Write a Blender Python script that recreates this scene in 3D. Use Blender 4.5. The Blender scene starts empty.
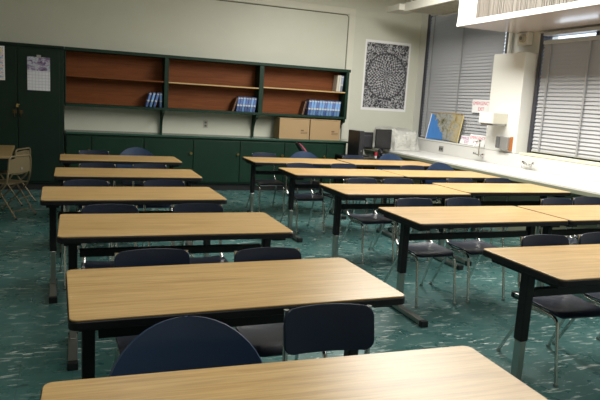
import bpy, bmesh, math, random
from mathutils import Vector, Matrix
random.seed(7)
C = bpy.context.scene.collection
PI = math.pi
ZC = 1.713
DT = 0.81            # desk top height
FL = -0.04           # floor level

# ------------------------------------------------------------------ materials
def mat(name, col, rough=.5, metal=0., spec=.5, **kw):
    m = bpy.data.materials.new(name); m.use_nodes = True
    b = m.node_tree.nodes['Principled BSDF']
    b.inputs['Base Color'].default_value = (*col, 1)
    b.inputs['Roughness'].default_value = rough
    b.inputs['Metallic'].default_value = metal
    b.inputs['Specular IOR Level'].default_value = spec
    for k, v in kw.items():
        b.inputs[k.replace('_', ' ')].default_value = v
    return m

def nd(m, t, **kw):
    n = m.node_tree.nodes.new(t)
    for k, v in kw.items(): setattr(n, k, v)
    return n
def lk(m, a, b): m.node_tree.links.new(a, b)
def bsdf(m): return m.node_tree.nodes['Principled BSDF']
def objco(m, scale, rot=(0,0,0), loc=(0,0,0)):
    tc = nd(m, 'ShaderNodeTexCoord'); mp = nd(m, 'ShaderNodeMapping')
    mp.inputs['Scale'].default_value = scale
    mp.inputs['Rotation'].default_value = rot
    mp.inputs['Location'].default_value = loc
    lk(m, tc.outputs['Object'], mp.inputs['Vector'])
    return mp.outputs['Vector']
def noise(m, vec, scale, detail=4, rough=.5, dist=0.):
    n = nd(m, 'ShaderNodeTexNoise')
    n.inputs['Scale'].default_value = scale; n.inputs['Detail'].default_value = detail
    n.inputs['Roughness'].default_value = rough; n.inputs['Distortion'].default_value = dist
    lk(m, vec, n.inputs['Vector'])
    return n
def ramp(m, fac, stops, interp='LINEAR'):
    r = nd(m, 'ShaderNodeValToRGB'); r.color_ramp.interpolation = interp
    e = r.color_ramp.elements
    while len(e) < len(stops): e.new(.5)
    for el, (p, c) in zip(e, stops):
        el.position = p; el.color = (*c, 1) if len(c) == 3 else c
    lk(m, fac, r.inputs['Fac'])
    return r
def bump(m, h, strength=.1, dist=.01):
    b = nd(m, 'ShaderNodeBump')
    b.inputs['Strength'].default_value = strength; b.inputs['Distance'].default_value = dist
    lk(m, h, b.inputs['Height']); lk(m, b.outputs['Normal'], bsdf(m).inputs['Normal'])
def mix(m, fac, a, b, mode='MIX'):
    n = nd(m, 'ShaderNodeMix', data_type='RGBA', blend_type=mode)
    for s, v in ((n.inputs[0], fac), (n.inputs[6], a), (n.inputs[7], b)):
        if isinstance(v, (int, float)): s.default_value = v
        elif isinstance(v, tuple): s.default_value = (*v, 1)
        else: lk(m, v, s)
    return n.outputs[2]

# plain cream wall paint, slightly mottled
def wallpaint(name, a, b, rough=.55):
    m = mat(name, a, rough)
    v = objco(m, (1, 1, 1))
    n = noise(m, v, 1.7, 6, .6)
    lk(m, ramp(m, n.outputs['Fac'], [(.3, a), (.75, b)]).outputs['Color'], bsdf(m).inputs['Base Color'])
    n2 = noise(m, v, 90, 2)
    bump(m, n2.outputs['Fac'], .05, .004)
    return m
M_wall = wallpaint('cream_wall_paint', (.61, .615, .525), (.58, .585, .495))
M_board = wallpaint('cream_panel_paint', (.59, .595, .505), (.56, .565, .475), .48)
M_trimc = wallpaint('cream_trim_paint', (.66, .655, .56), (.64, .635, .54))
M_white = wallpaint('white_wall_paint', (.66, .655, .61), (.63, .625, .58), .5)
M_ceil = mat('ceiling_paint', (.62, .62, .55), .8)

# green vinyl floor tiles
M_floor = mat('green_vinyl_tile', (.05, .15, .14), .3)
def build_floor():
    m = M_floor; v = objco(m, (1, 1, 1))
    br = nd(m, 'ShaderNodeTexBrick'); br.offset = 0.; br.squash = 1.
    br.inputs['Scale'].default_value = 1.0
    br.inputs['Brick Width'].default_value = .305; br.inputs['Row Height'].default_value = .305
    br.inputs['Mortar Size'].default_value = .002
    br.inputs['Color1'].default_value = (.036, .112, .107, 1); br.inputs['Color2'].default_value = (.046, .134, .127, 1)
    br.inputs['Mortar'].default_value = (.016, .055, .052, 1)
    lk(m, v, br.inputs['Vector'])
    # cloudy variation
    n1 = noise(m, v, 3.0, 5, .6)
    base = mix(m, ramp(m, n1.outputs['Fac'], [(.35, (0, 0, 0)), (.7, (1, 1, 1))]).outputs['Color'],
               br.outputs['Color'], (.055, .145, .137))
    # checkerboard mask so streaks alternate direction from tile to tile
    ch = nd(m, 'ShaderNodeTexChecker'); ch.inputs['Scale'].default_value = 1 / .305
    ch.inputs['Color1'].default_value = (1, 1, 1, 1); ch.inputs['Color2'].default_value = (0, 0, 0, 1)
    lk(m, v, ch.inputs['Vector'])
    masks = []
    for rot, sc in (((0, 0, .75), (6.5, 38, 1)), ((0, 0, 2.15), (6.5, 38, 1))):
        vv = objco(m, sc, rot)
        n = noise(m, vv, 1.0, 3, .55, .7)
        masks.append(ramp(m, n.outputs['Fac'], [(.605, (0, 0, 0)), (.625, (1, 1, 1))]).outputs['Color'])
    st = mix(m, ch.outputs['Fac'], masks[0], masks[1])
    n3 = noise(m, v, 2.2, 2)
    st2 = mix(m, 1., st, ramp(m, n3.outputs['Fac'], [(.36, (.2, .2, .2)), (.6, (1, 1, 1))]).outputs['Color'], 'MULTIPLY')
    col = mix(m, st2, base, (.56, .62, .59))
    # dark scuffs
    vs = objco(m, (7, 30, 1), (0, 0, .9), (3, 1, 0))
    ns = noise(m, vs, .8, 3, .5, .5)
    sc = ramp(m, ns.outputs['Fac'], [(.66, (0, 0, 0)), (.72, (.75, .75, .75))]).outputs['Color']
    col = mix(m, sc, col, (.012, .03, .03))
    lk(m, col, bsdf(m).inputs['Base Color'])
    nr = noise(m, v, 6, 4)
    r = ramp(m, nr.outputs['Fac'], [(.3, (.22, .22, .22)), (.75, (.42, .42, .42))])
    lk(m, r.outputs['Color'], bsdf(m).inputs['Roughness'])
    bump(m, br.outputs['Fac'], .15, -.002)
build_floor()

def woodmat(name, c1, c2, c3, rough, axis='x', rs=1.0, spec=.5):
    m = mat(name, c1, rough, 0, spec)
    sc = {'x': (1.2, 30, 30), 'z': (30, 30, 1.2)}[axis]
    oi = nd(m, 'ShaderNodeObjectInfo')
    tc = nd(m, 'ShaderNodeTexCoord'); mp = nd(m, 'ShaderNodeMapping')
    mp.inputs['Scale'].default_value = sc
    ad = nd(m, 'ShaderNodeVectorMath', operation='ADD')
    mu = nd(m, 'ShaderNodeMath', operation='MULTIPLY'); mu.inputs[1].default_value = 9.7
    lk(m, oi.outputs['Random'], mu.inputs[0])
    lk(m, tc.outputs['Object'], ad.inputs[0]); lk(m, mu.outputs[0], ad.inputs[1])
    lk(m, ad.outputs[0], mp.inputs['Vector'])
    n = noise(m, mp.outputs['Vector'], rs, 8, .62, .35)
    mp2 = nd(m, 'ShaderNodeMapping'); mp2.inputs['Scale'].default_value = tuple(s * 3 for s in sc)
    lk(m, ad.outputs[0], mp2.inputs['Vector'])
    n2 = noise(m, mp2.outputs['Vector'], rs, 4, .6)
    col = ramp(m, n.outputs['Fac'], [(.28, c3), (.48, c1), (.72, c2)]).outputs['Color']
    fine = ramp(m, n2.outputs['Fac'], [(.32, (.66, .64, .62)), (.60, (1, 1, 1))]).outputs['Color']
    lk(m, mix(m, .75, col, fine, 'MULTIPLY'), bsdf(m).inputs['Base Color'])
    return m
M_desk = woodmat('oak_laminate', (.50, .32, .125), (.58, .39, .17), (.37, .22, .078), .34)
M_shelfwood = woodmat('red_brown_plywood', (.195, .060, .017), (.235, .075, .023), (.145, .042, .012), .6, 'x', 1., .2)
M_shelfedge = woodmat('bare_shelf_edge', (.55, .36, .15), (.62, .42, .2), (.45, .28, .11), .5)
M_black = mat('black_vinyl_edging', (.007, .007, .009), .5, 0, .3)
M_blackmet = mat('black_enamel_steel', (.006, .006, .008), .45, 0, .35)
M_chrome = mat('chrome', (.62, .62, .60), .16, 1.)
M_steel = mat('worn_steel', (.42, .42, .40), .3, 1.)
M_navy = mat('navy_plastic', (.009, .016, .036), .33, 0, .4)
v = objco(M_navy, (1, 1, 1)); bump(M_navy, noise(M_navy, v, 220, 2).outputs['Fac'], .12, .002)
M_blue = mat('blue_plastic', (.017, .038, .088), .38, 0, .4)
v = objco(M_blue, (1, 1, 1)); bump(M_blue, noise(M_blue, v, 220, 2).outputs['Fac'], .12, .002)
def greenpaint(name, a, b, rough):
    m = mat(name, a, rough, 0, .25); v = objco(m, (1, 1, .35))
    n = noise(m, v, 4, 6, .65)
    lk(m, ramp(m, n.outputs['Fac'], [(.3, a), (.75, b)]).outputs['Color'], bsdf(m).inputs['Base Color'])
    return m
M_green = greenpaint('dark_green_paint', (.006, .027, .016), (.0085, .034, .021), .45)
M_greentall = greenpaint('darker_green_paint', (.0045, .017, .0105), (.0065, .021, .0135), .5)
M_greencounter = greenpaint('green_counter_laminate', (.03, .075, .055), (.04, .09, .07), .25)
M_kick = mat('black_kick', (.006, .008, .008), .6)
M_olddark = mat('tarnished_brass', (.10, .065, .03), .4, .8)
M_brass = mat('brass', (.72, .50, .20), .28, 1.)
M_card = mat('cardboard', (.40, .27, .14), .8)
M_cardprint = mat('box_print', (.16, .10, .06), .8)
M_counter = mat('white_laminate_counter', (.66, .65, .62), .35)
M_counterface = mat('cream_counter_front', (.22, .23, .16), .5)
M_sill = mat('yellowed_sill_paint', (.78, .74, .50), .4)
M_bronze = mat('dark_window_frame', (.035, .035, .045), .4)
M_winmetal = mat('grey_window_metal', (.45, .45, .45), .4, .3)
M_enamel = mat('cream_enamel', (.82, .81, .75), .35)
M_unit = mat('white_unit_enamel', (.74, .735, .70), .45)
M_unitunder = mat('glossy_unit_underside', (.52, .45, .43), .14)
M_fixture = mat('shaded_fixture_enamel', (.50, .49, .43), .5)  # white fixture enamel, colour darkened to stand in for the shade on it
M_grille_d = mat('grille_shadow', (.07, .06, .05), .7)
M_grille = mat('grille_fins', (.17, .15, .125), .55)
M_paper = mat('white_paper', (.80, .80, .80), .7)
M_pinktext = mat('pink_lettering', (.70, .10, .18), .7)
M_purpletext = mat('purple_lettering', (.42, .10, .34), .7)
M_pc = mat('black_plastic', (.010, .010, .012), .35)
M_pcg = mat('charcoal_plastic', (.024, .024, .028), .45)
M_red = mat('red_plastic', (.45, .03, .05), .4)
M_maroon = mat('maroon_fabric', (.06, .012, .02), .85)
M_maroonedge = mat('maroon_piping', (.22, .03, .06), .7)
M_tan = mat('tan_enamel_steel', (.20, .155, .085), .38, .2)
M_tabletan = woodmat('tan_table_laminate', (.36, .25, .11), (.42, .30, .14), (.29, .19, .08), .38)
M_tapecord = mat('grey_ladder_tape', (.30, .30, .31), .7)
M_frosted = mat('translucent_plastic_sheet', (.56, .555, .51), .28, Transmission_Weight=.15)
v = objco(M_frosted, (1, 1, 1)); bump(M_frosted, noise(M_frosted, v, 9, 5, .6, 1.2).outputs['Fac'], .9, .05)
M_grey = mat('grey_plastic', (.12, .12, .12), .4)
M_orange = mat('orange_plastic', (.42, .14, .03), .4)
M_silver = mat('silver_plastic', (.33, .32, .31), .35, .4)
M_almond = mat('almond_plastic', (.42, .40, .33), .4)
M_glass = mat('window_glass', (.9, .95, 1), .03, Transmission_Weight=1., IOR=1.45)

M_blind = mat('grey_blind_slats', (.43, .43, .44), .45)

# ------------------------------------------------------------------ geometry helpers
def bx(bm, x0, x1, y0, y1, z0, z1):
    vs = [bm.verts.new((x, y, z)) for z in (z0, z1) for y in (y0, y1) for x in (x0, x1)]
    for f in ((0, 2, 3, 1), (4, 5, 7, 6), (0, 1, 5, 4), (2, 6, 7, 3), (0, 4, 6, 2), (1, 3, 7, 5)):
        bm.faces.new([vs[i] for i in f])
    return vs
def prism(bm, pts, z0, z1, axis='z'):
    def P(p, h):
        if axis == 'z': return (p[0], p[1], h)
        if axis == 'x': return (h, p[0], p[1])
        return (p[0], h, p[1])
    a = [bm.verts.new(P(p, z0)) for p in pts]; b = [bm.verts.new(P(p, z1)) for p in pts]
    n = len(pts)
    bm.faces.new(a[::-1]); bm.faces.new(b)
    for i in range(n): bm.faces.new((a[i], a[(i+1) % n], b[(i+1) % n], b[i]))
def rrect(x0, x1, y0, y1, r, n=6):
    out = []
    for cx, cy, a0 in ((x1-r, y1-r, 0), (x0+r, y1-r, PI/2), (x0+r, y0+r, PI), (x1-r, y0+r, 1.5*PI)):
        for i in range(n+1):
            a = a0 + PI/2*i/n
            out.append((cx + r*math.cos(a), cy + r*math.sin(a)))
    return out
def fillet(pts, rad, n=5):
    pts = [Vector(p) for p in pts]; out = [pts[0]]
    for i in range(1, len(pts)-1):
        a, b, c = pts[i-1], pts[i], pts[i+1]
        d1, d2 = (a-b), (c-b); r = min(rad, d1.length*.48, d2.length*.48)
        p, q = b + d1.normalized()*r, b + d2.normalized()*r
        for k in range(n+1):
            t = k/n; out.append(p*(1-t)**2 + b*2*t*(1-t) + q*t*t)
    out.append(pts[-1]); return out
def tube(bm, pts, r, n=10, cap=True):
    pts = [Vector(p) for p in pts]; rings = []
    t0 = (pts[1]-pts[0]).normalized()
    u = t0.orthogonal().normalized()
    for i, p in enumerate(pts):
        t = (pts[min(i+1, len(pts)-1)] - pts[max(i-1, 0)]).normalized()
        u = (u - t*u.dot(t)).normalized(); w = t.cross(u)
        rr = r[i] if isinstance(r, (list, tuple)) else r
        rings.append([bm.verts.new(p + (u*math.cos(2*PI*k/n) + w*math.sin(2*PI*k/n))*rr) for k in range(n)])
    for a, b in zip(rings, rings[1:]):
        for k in range(n): bm.faces.new((a[k], a[(k+1) % n], b[(k+1) % n], b[k]))
    if cap:
        bm.faces.new(rings[0][::-1]); bm.faces.new(rings[-1])
def lathe(bm, prof, c=(0, 0, 0), n=20, axis='z'):
    rings = []
    for r, h in prof:
        ring = []
        for k in range(n):
            a = 2*PI*k/n; p = (r*math.cos(a), r*math.sin(a), h)
            if axis == 'x': p = (h, p[0], p[1])
            if axis == 'y': p = (p[0], h, p[1])
            ring.append(bm.verts.new(Vector(p) + Vector(c)))
        rings.append(ring)
    for a, b in zip(rings, rings[1:]):
        for k in range(n): bm.faces.new((a[k], a[(k+1) % n], b[(k+1) % n], b[k]))
    bm.faces.new(rings[0][::-1]); bm.faces.new(rings[-1])
def shell(bm, grid, th):
    """closed shell of thickness th over a grid of points"""
    R, Cn = len(grid), len(grid[0])
    g = [[Vector(p) for p in row] for row in grid]
    nn = [[None]*Cn for _ in range(R)]
    for i in range(R):
        for j in range(Cn):
            a = g[min(i+1, R-1)][j] - g[max(i-1, 0)][j]; b = g[i][min(j+1, Cn-1)] - g[i][max(j-1, 0)]
            k = a.cross(b); nn[i][j] = k.normalized() if k.length > 1e-9 else Vector((0, 0, 1))
    A = [[bm.verts.new(g[i][j] + nn[i][j]*th/2) for j in range(Cn)] for i in range(R)]
    B = [[bm.verts.new(g[i][j] - nn[i][j]*th/2) for j in range(Cn)] for i in range(R)]
    for i in range(R-1):
        for j in range(Cn-1):
            bm.faces.new((A[i][j], A[i+1][j], A[i+1][j+1], A[i][j+1]))
            bm.faces.new((B[i][j], B[i][j+1], B[i+1][j+1], B[i+1][j]))
    for i in range(R-1):
        bm.faces.new((A[i][0], B[i][0], B[i+1][0], A[i+1][0]))
        bm.faces.new((A[i][-1], A[i+1][-1], B[i+1][-1], B[i][-1]))
    for j in range(Cn-1):
        bm.faces.new((A[0][j], A[0][j+1], B[0][j+1], B[0][j]))
        bm.faces.new((A[-1][j], B[-1][j], B[-1][j+1], A[-1][j+1]))

def obj(name, bm, m, parent=None, smooth=None, bev=0., label=None, kind=None, loc=None):
    bmesh.ops.recalc_face_normals(bm, faces=bm.faces)
    me = bpy.data.meshes.new(name); bm.to_mesh(me); bm.free()
    me.materials.append(m)
    o = bpy.data.objects.new(name, me); C.objects.link(o)
    if parent: o.parent = parent
    if loc: o.location = loc
    if smooth is not None:
        for p in me.polygons: p.use_smooth = True
        me.set_sharp_from_angle(angle=math.radians(smooth))
    if bev:
        b = o.modifiers.new('bevel', 'BEVEL'); b.width = bev; b.segments = 2
        b.limit_method = 'ANGLE'; b.angle_limit = math.radians(40)
    if label: o['label'] = label
    if kind: o['kind'] = kind
    return o
def box(name, m, x0, x1, y0, y1, z0, z1, parent=None, bev=0., **kw):
    bm = bmesh.new(); bx(bm, x0, x1, y0, y1, z0, z1)
    return obj(name, bm, m, parent, bev=bev, **kw)
def thing(name, label, cat, loc=(0, 0, 0), rz=0., group=None):
    o = bpy.data.objects.new(name, None); C.objects.link(o)
    o.empty_display_size = .1
    o.location = loc; o.rotation_euler = (0, 0, rz)
    o['label'] = label; o['category'] = cat
    if group: o['group'] = group
    return o
def tag(o, label, cat, group=None):
    o['label'] = label; o['category'] = cat
    if group: o['group'] = group
    return o
def copy_tree(o, parent=None):
    c = o.copy(); C.objects.link(c)
    if parent: c.parent = parent
    for ch in list(o.children): copy_tree(ch, c)
    return c
def struct(name, bm, m, bev=0., parent=None):
    return obj(name, bm, m, parent, bev=bev, kind=None if parent else 'structure')
def sbox(name, m, *b, bev=0., parent=None):
    bm = bmesh.new(); bx(bm, *b); return struct(name, bm, m, bev, parent)

# ------------------------------------------------------------------ room shell
YB = 11.6      # back wall
XR = 6.70      # face of the right wall below the windows
XW = 6.95      # window plane
HC = 4.0
sbox('floor', M_floor, -4.0, 7.3, -3.2, 11.75, FL-.06, FL)
sbox('ceiling', M_ceil, -4.0, 7.3, -3.2, 11.75, HC, HC+.06)
sbox('wall_back', M_wall, -4.0, 7.3, YB, YB+.15, FL, HC)
sbox('wall_left', M_wall, -4.15, -4.0, -3.2, 11.75, FL, HC)
sbox('wall_front', M_wall, -4.0, 7.3, -3.35, -3.2, FL, HC)
# right wall: low wall, pier and jambs between the windows, lintel over them
bm = bmesh.new()
bx(bm, XR, 7.25, -3.2, YB, FL, 1.08)
bx(bm, XW, 7.25, 7.90, 8.80, 1.08, HC)
bx(bm, XW, 7.25, 11.25, YB, 1.08, HC)
bx(bm, XW, 7.25, -3.2, 3.6, 1.08, HC)
bx(bm, XW, 7.25, 3.6, 7.90, 2.985, HC)
bx(bm, XW, 7.25, 8.80, 11.25, 3.70, HC)
struct('wall_right', bm, M_white)
# sill boards on the low wall
sbox('trim_1', M_sill, XR-.03, XW-.02, 3.6, 7.82, 1.081, 1.11, bev=.006)
sbox('trim_2', M_white, XR-.02, XW-.02, 8.76, 11.55, 1.081, 1.105, bev=.006)
# raised panel on the back wall with rounded corners and a dark bead
bm = bmesh.new(); prism(bm, rrect(-2.6, 5.24, .5, 3.47, .05), YB-.012, YB-.001, 'y'); struct('trim_3', bm, M_board)
bm = bmesh.new()
pts = rrect(-2.61, 5.25, .49, 3.48, .06)
tube(bm, [(x, YB-.008, z) for x, z in pts + [pts[0]]], .009, 6, False)
t4 = struct('trim_4', bm, mat('dark_panel_bead', (.14, .135, .10), .6))
bm = bmesh.new()
bx(bm, 5.265, 5.40, YB-.016, YB-.001, .98, 3.62); bx(bm, -3.9, 5.265, YB-.016, YB-.001, 3.495, 3.62)
struct('trim_5', bm, M_trimc, .004)

# windows
def window(name, y0, y1, z0, z1, mull):
    bm = bmesh.new()
    w = .05
    bx(bm, XW+.06, XW+.14, y0, y0+w, z0, z1); bx(bm, XW+.06, XW+.14, y1-w, y1, z0, z1)
    bx(bm, XW+.06, XW+.14, y0, y1, z0, z0+w); bx(bm, XW+.06, XW+.14, y0, y1, z1-w, z1)
    for y in mull: bx(bm, XW+.06, XW+.14, y-.03, y+.03, z0, z1)
    o = struct(name, bm, M_bronze)
    box('pane', M_glass, XW+.095, XW+.101, y0+.02, y1-.02, z0+.02, z1-.02, o)
    return o
window('window_1', 8.8, 11.25, 1.08, 3.70, (10.0,))
window('window_2', 3.6, 7.90, 1.08, 2.985, (6.88, 5.2))

# venetian blinds
def blind(label, y0, y1, z0, z1, tapes, head):
    t = thing('venetian_blind', label, 'blind', (XW-.03, (y0+y1)/2, z0))
    oy, oz = (y0+y1)/2, z0
    bm = bmesh.new(); z = z0+.04
    prof = [(-.015, -.031), (-.010, -.022), (.003, .012), (.012, .034)]
    while z < z1-.03:
        a = [[bm.verts.new((px, s-oy, z+pz-oz)) for px, pz in prof] for s in (y0, y1)]
        for k in range(3): bm.faces.new((a[0][k], a[0][k+1], a[1][k+1], a[1][k]))
        z += .058
    o = obj('slats', bm, M_blind, t, smooth=60)
    box('head_rail', M_winmetal, -.03, .03, y0-oy, y1-oy, z1-.03-oz, z1+head-oz, t, .003)
    box('bottom_rail', M_winmetal, -.02, .02, y0-oy, y1-oy, 0, .025, t, .004)
    for y in tapes:
        box('ladder_tape', M_tapecord, -.032, -.028, y-.016-oy, y+.016-oy, .0, z1-.03-oz, t)
    return t
blind('tall grey venetian blind behind the coastal map poster, closed', 8.77, 11.16, 1.125, 3.62, (9.96, 10.98), .05)
blind('wide grey venetian blind over the yellowed sill, bright gap along its top', 3.7, 7.815, 1.135, 2.835, (7.64, 6.87, 6.1, 5.3, 4.4), .03)
# metal posts standing in front of the window: dark jamb strip, with foot stubs
bm = bmesh.new(); bx(bm, XW-.06, XW+.05, 11.17, 11.245, 1.106, 3.69); struct('trim_6', bm, M_bronze)
bm = bmesh.new(); bx(bm, XW-.06, XW+.05, 7.825, 7.895, 1.106, 2.98); struct('trim_7', bm, M_bronze)
bm = bmesh.new(); bx(bm, XW-.075, XW+.05, 3.6, 7.82, 2.935, 2.985); struct('trim_8', bm, M_winmetal, .004)

# pipe chase cover on the pier, with conduit and a junction box above
t = thing('pipe_chase_cover', 'tall white boxed pipe cover on the pier between the two windows', 'cover', (XW, 8.34, 1.081))
box('cover_panel', M_unit, XR-XW, -.002, 7.96-8.34, 8.74-8.34, 0, 1.605, t, .012)
bm = bmesh.new(); tube(bm, [(-.07, .26, 1.58), (-.07, .26, 2.0)], .03, 12)
obj('riser_pipe', bm, M_enamel, t, 40)
bm = bmesh.new(); tube(bm, [(-.05, .36, 1.58), (-.05, .36, 2.0)], .02, 12)
obj('riser_pipe', bm, M_grey, t, 40)
t = thing('junction_box', 'small cream fixture with round cover above the white pipe cover', 'electrical box', (XW, 8.24, 2.82))
box('housing', M_enamel, -.11, -.001, -.11, .13, 0, .20, t, .012)
bm = bmesh.new(); lathe(bm, [(.055, -.165), (.065, -.155), (.065, -.11)], (0, -.02, .10), 20, 'x'); obj('round_cover', bm, M_almond, t, 40)
bm = bmesh.new(); lathe(bm, [(.028, -.172), (.03, -.165)], (0, -.02, .10), 16, 'x'); obj('lens', bm, M_grey, t, 40)

# ------------------------------------------------------------------ counter along the right wall
t = thing('counter', 'long white laminate counter running under the windows on the right', 'counter', (0, 0, 0))
box('countertop', M_counter, 5.82, XR-.002, 2.2, YB-.003, .815, .865, t, .012)
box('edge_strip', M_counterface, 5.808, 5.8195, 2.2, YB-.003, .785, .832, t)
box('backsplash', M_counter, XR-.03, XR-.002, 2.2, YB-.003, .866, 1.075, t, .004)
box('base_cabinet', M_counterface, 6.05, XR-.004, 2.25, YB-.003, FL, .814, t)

# wall taps on the backsplash
t = thing('faucet', 'tall chrome gooseneck faucet below the white towel dispenser', 'faucet', (XR-.0312, 8.70, .97))
bm = bmesh.new(); lathe(bm, [(.028, 0), (.028, -.02), (.018, -.03), (.018, -.10)], (0, 0, 0), 16, 'x'); obj('body', bm, M_chrome, t, 40)
bm = bmesh.new(); tube(bm, fillet([(-.10, 0, -.01), (-.10, 0, .24), (-.20, -.02, .24), (-.24, -.03, .16)], .06), .013, 10); obj('spout', bm, M_chrome, t, 60)
for s in (-1, 1):
    bm = bmesh.new(); tube(bm, [(-.08, 0, 0), (-.10, s*.11, .015)], .012, 8); lathe(bm, [(.022, -.02), (.026, 0), (.022, .02)], (-.10, s*.12, .02), 12)
    obj('tap_handle', bm, M_chrome, t, 40)
bm = bmesh.new(); lathe(bm, [(.02, .23), (.024, .25), (.02, .27)], (-.10, 0, 0), 12); obj('finial', bm, M_chrome, t, 40)
t = thing('faucet', 'short chrome faucet below the left corner of the yellowed sill', 'faucet', (XR-.0312, 7.52, .955))
bm = bmesh.new(); lathe(bm, [(.028, 0), (.028, -.02), (.018, -.03), (.016, -.09)], (0, 0, 0), 16, 'x'); obj('body', bm, M_chrome, t, 40)
bm = bmesh.new(); tube(bm, fillet([(-.08, 0, 0), (-.15, -.01, .015), (-.18, -.015, -.05)], .03), .011, 10); obj('spout', bm, M_chrome, t, 60)
for s in (-1, 1):
    bm = bmesh.new(); tube(bm, [(-.05, 0, .0), (-.06, s*.10, .02)], .010, 8); lathe(bm, [(.018, -.02), (.022, 0), (.018, .02)], (-.06, s*.11, .02), 12)
    obj('tap_handle', bm, M_chrome, t, 40)

# outlets
t = thing('electrical_outlet', 'small dark outlet in the backsplash below the map poster', 'outlet', (XR-.03, 10.0, .965))
box('cover_plate', M_silver, -.006, -.0005, -.075, .075, -.05, .05, t, .002)
for s in (-1, 1): box('socket', M_pc, -.009, -.0062, s*.033-.02, s*.033+.02, -.022, .022, t)
t = thing('electrical_outlet', 'small almond outlet on the wall under the open bookshelf', 'outlet', (2.40, YB-.012, 1.17))
box('cover_plate', M_almond, -.045, .045, -.008, -.0005, -.07, .07, t, .002)
for s in (-1, 1): box('socket', M_grey, -.02, .02, -.011, -.0082, s*.03-.018, s*.03+.018, t)

# towel dispenser and soap dispenser on the pipe cover
t = thing('wall_mounted_dispenser', 'white paper towel dispenser on the pipe cover between the windows', 'dispenser', (XR, 8.40, 1.50))
box('case', mat('cream_dispenser_plastic', (.56, .54, .46), .4), -.29, -.001, -.19, .17, .03, .21, t, .008)
box('front_cover', M_unit, -.305, -.2905, -.185, .165, .035, .205, t, .005)
box('towel_slot', M_silver, -.27, -.02, -.17, .15, .0, .0295, t, .004)
t = thing('soap_dispenser', 'small dark soap dispenser with orange side low on the pipe cover', 'dispenser', (XR, 8.17, 1.11))
box('back_plate', M_orange, -.045, -.0005, -.145, -.1205, 0, .23, t)
box('reservoir', M_silver, -.10, -.0125, -.12, .06, .015, .22, t, .01)
box('nozzle_block', M_grey, -.115, -.0125, .0605, .145, .03, .22, t, .008)

# signs
def text_mesh(name, s, size, m, parent, loc, rot):
    cu = bpy.data.curves.new(name, 'FONT'); cu.body = s; cu.size = size; cu.align_x = 'CENTER'; cu.align_y = 'CENTER'
    cu.extrude = .0006
    tmp = bpy.data.objects.new('tmp', cu); C.objects.link(tmp)
    dg = bpy.context.evaluated_depsgraph_get(); dg.update()
    me = bpy.data.meshes.new_from_object(tmp.evaluated_get(dg))
    bpy.data.objects.remove(tmp); bpy.data.curves.remove(cu)
    me.name = name; me.materials.clear(); me.materials.append(m)
    o = bpy.data.objects.new(name, me); C.objects.link(o); o.parent = parent
    o.location = loc; o.rotation_euler = rot
    return o
def sign(label, loc, w, h, lean, yaw, lines, size, cmat, roll=0):
    """a card in the local YZ plane, facing -x"""
    t = thing('paper_sign', label, 'sign', loc)
    t.rotation_euler = Matrix.Rotation(yaw, 3, 'Z').to_euler()
    R = Matrix.Rotation(yaw, 4, 'Z') @ Matrix.Rotation(lean, 4, 'Y') @ Matrix.Rotation(roll, 4, 'X')
    t.rotation_euler = R.to_euler()
    box('card', M_paper, -.003, .003, -w/2, w/2, 0, h, t)
    for i, s in enumerate(lines):
        text_mesh('lettering', s, size, cmat, t, (-.0042, 0, h*(.70-.42*i)), (PI/2, 0, -PI/2))
    return t
sign('white emergency exit sign hanging on the blind, above and left of the towel dispenser', (XW-.075, 9.17, 1.69), .54, .24, .0, 0, ['EMERGENCY', 'EXIT'], .085, M_pinktext)
sign('white emergency exit sign standing on the sill left of the gooseneck faucet', (XR+.0, 8.985, 1.112), .46, .20, .22, 0, ['EMERGENCY', 'EXIT !'], .075, M_pinktext)
sign('smaller white sign on the sill, half hidden behind the exit sign beside the map', (XR+.05, 9.34, 1.112), .40, .15, .22, 0, ['EMERGENCY', 'EXIT'], .07, M_purpletext)

# map poster leaning in the window, curled
M_map = mat('coastal_map_print', (.5, .45, .3), .55)
def build_map():
    m = M_map; v = objco(m, (1, 1, 1))
    n = noise(m, v, 6.5, 8, .66, .4)
    land = ramp(m, n.outputs['Fac'], [(.36, (.035, .04, .02)), (.45, (.22, .20, .12)), (.53, (.34, .36, .36)), (.62, (.26, .24, .19)), (.70, (.55, .42, .18))]).outputs['Color']
    tc = nd(m, 'ShaderNodeTexCoord'); sp = nd(m, 'ShaderNodeSeparateXYZ'); lk(m, tc.outputs['Object'], sp.inputs[0])
    n2 = noise(m, v, 5, 5, .6)
    # yellow towards the right, sea at lower left with a ragged coast
    a = nd(m, 'ShaderNodeMath', operation='MULTIPLY_ADD'); a.inputs[1].default_value = 1.1; lk(m, n2.outputs['Fac'], a.inputs[0])
    lk(m, sp.outputs['Y'], a.inputs[2])
    b = nd(m, 'ShaderNodeMath', operation='MULTIPLY_ADD'); b.inputs[1].default_value = -.75
    lk(m, sp.outputs['Z'], b.inputs[0]); lk(m, a.outputs[0], b.inputs[2])
    sea = ramp(m, b.outputs[0], [(.585, (0, 0, 0)), (.595, (1, 1, 1))]).outputs['Color']
    yel = ramp(m, a.outputs[0], [(.25, (1, 1, 1)), (.45, (0, 0, 0))]).outputs['Color']
    c = mix(m, mix(m, 1., yel, (.7, .7, .7), 'MULTIPLY'), land, mix(m, .6, land, (.62, .45, .14)))
    c = mix(m, sea, c, (.055, .20, .52))
    lk(m, c, bsdf(m).inputs['Base Color'])
build_map()
t = thing('map_poster', 'curled coastal map poster with blue sea leaning against the blind', 'poster', (XR+.09, 10.14, 1.108))
bm = bmesh.new(); g = []
for i in range(9):
    row = []
    for j in range(17):
        u, w = j/16*2-1, i/8
        row.append((.05*w + (.05 if u > 0 else .09)*-(abs(u)**3)*(1-.3*w) + .02, -(u*.52 + .03*w), w*.53 - .035*u*u*(1 if w > .5 else .4)+.02))
    g.append(row)
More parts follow.
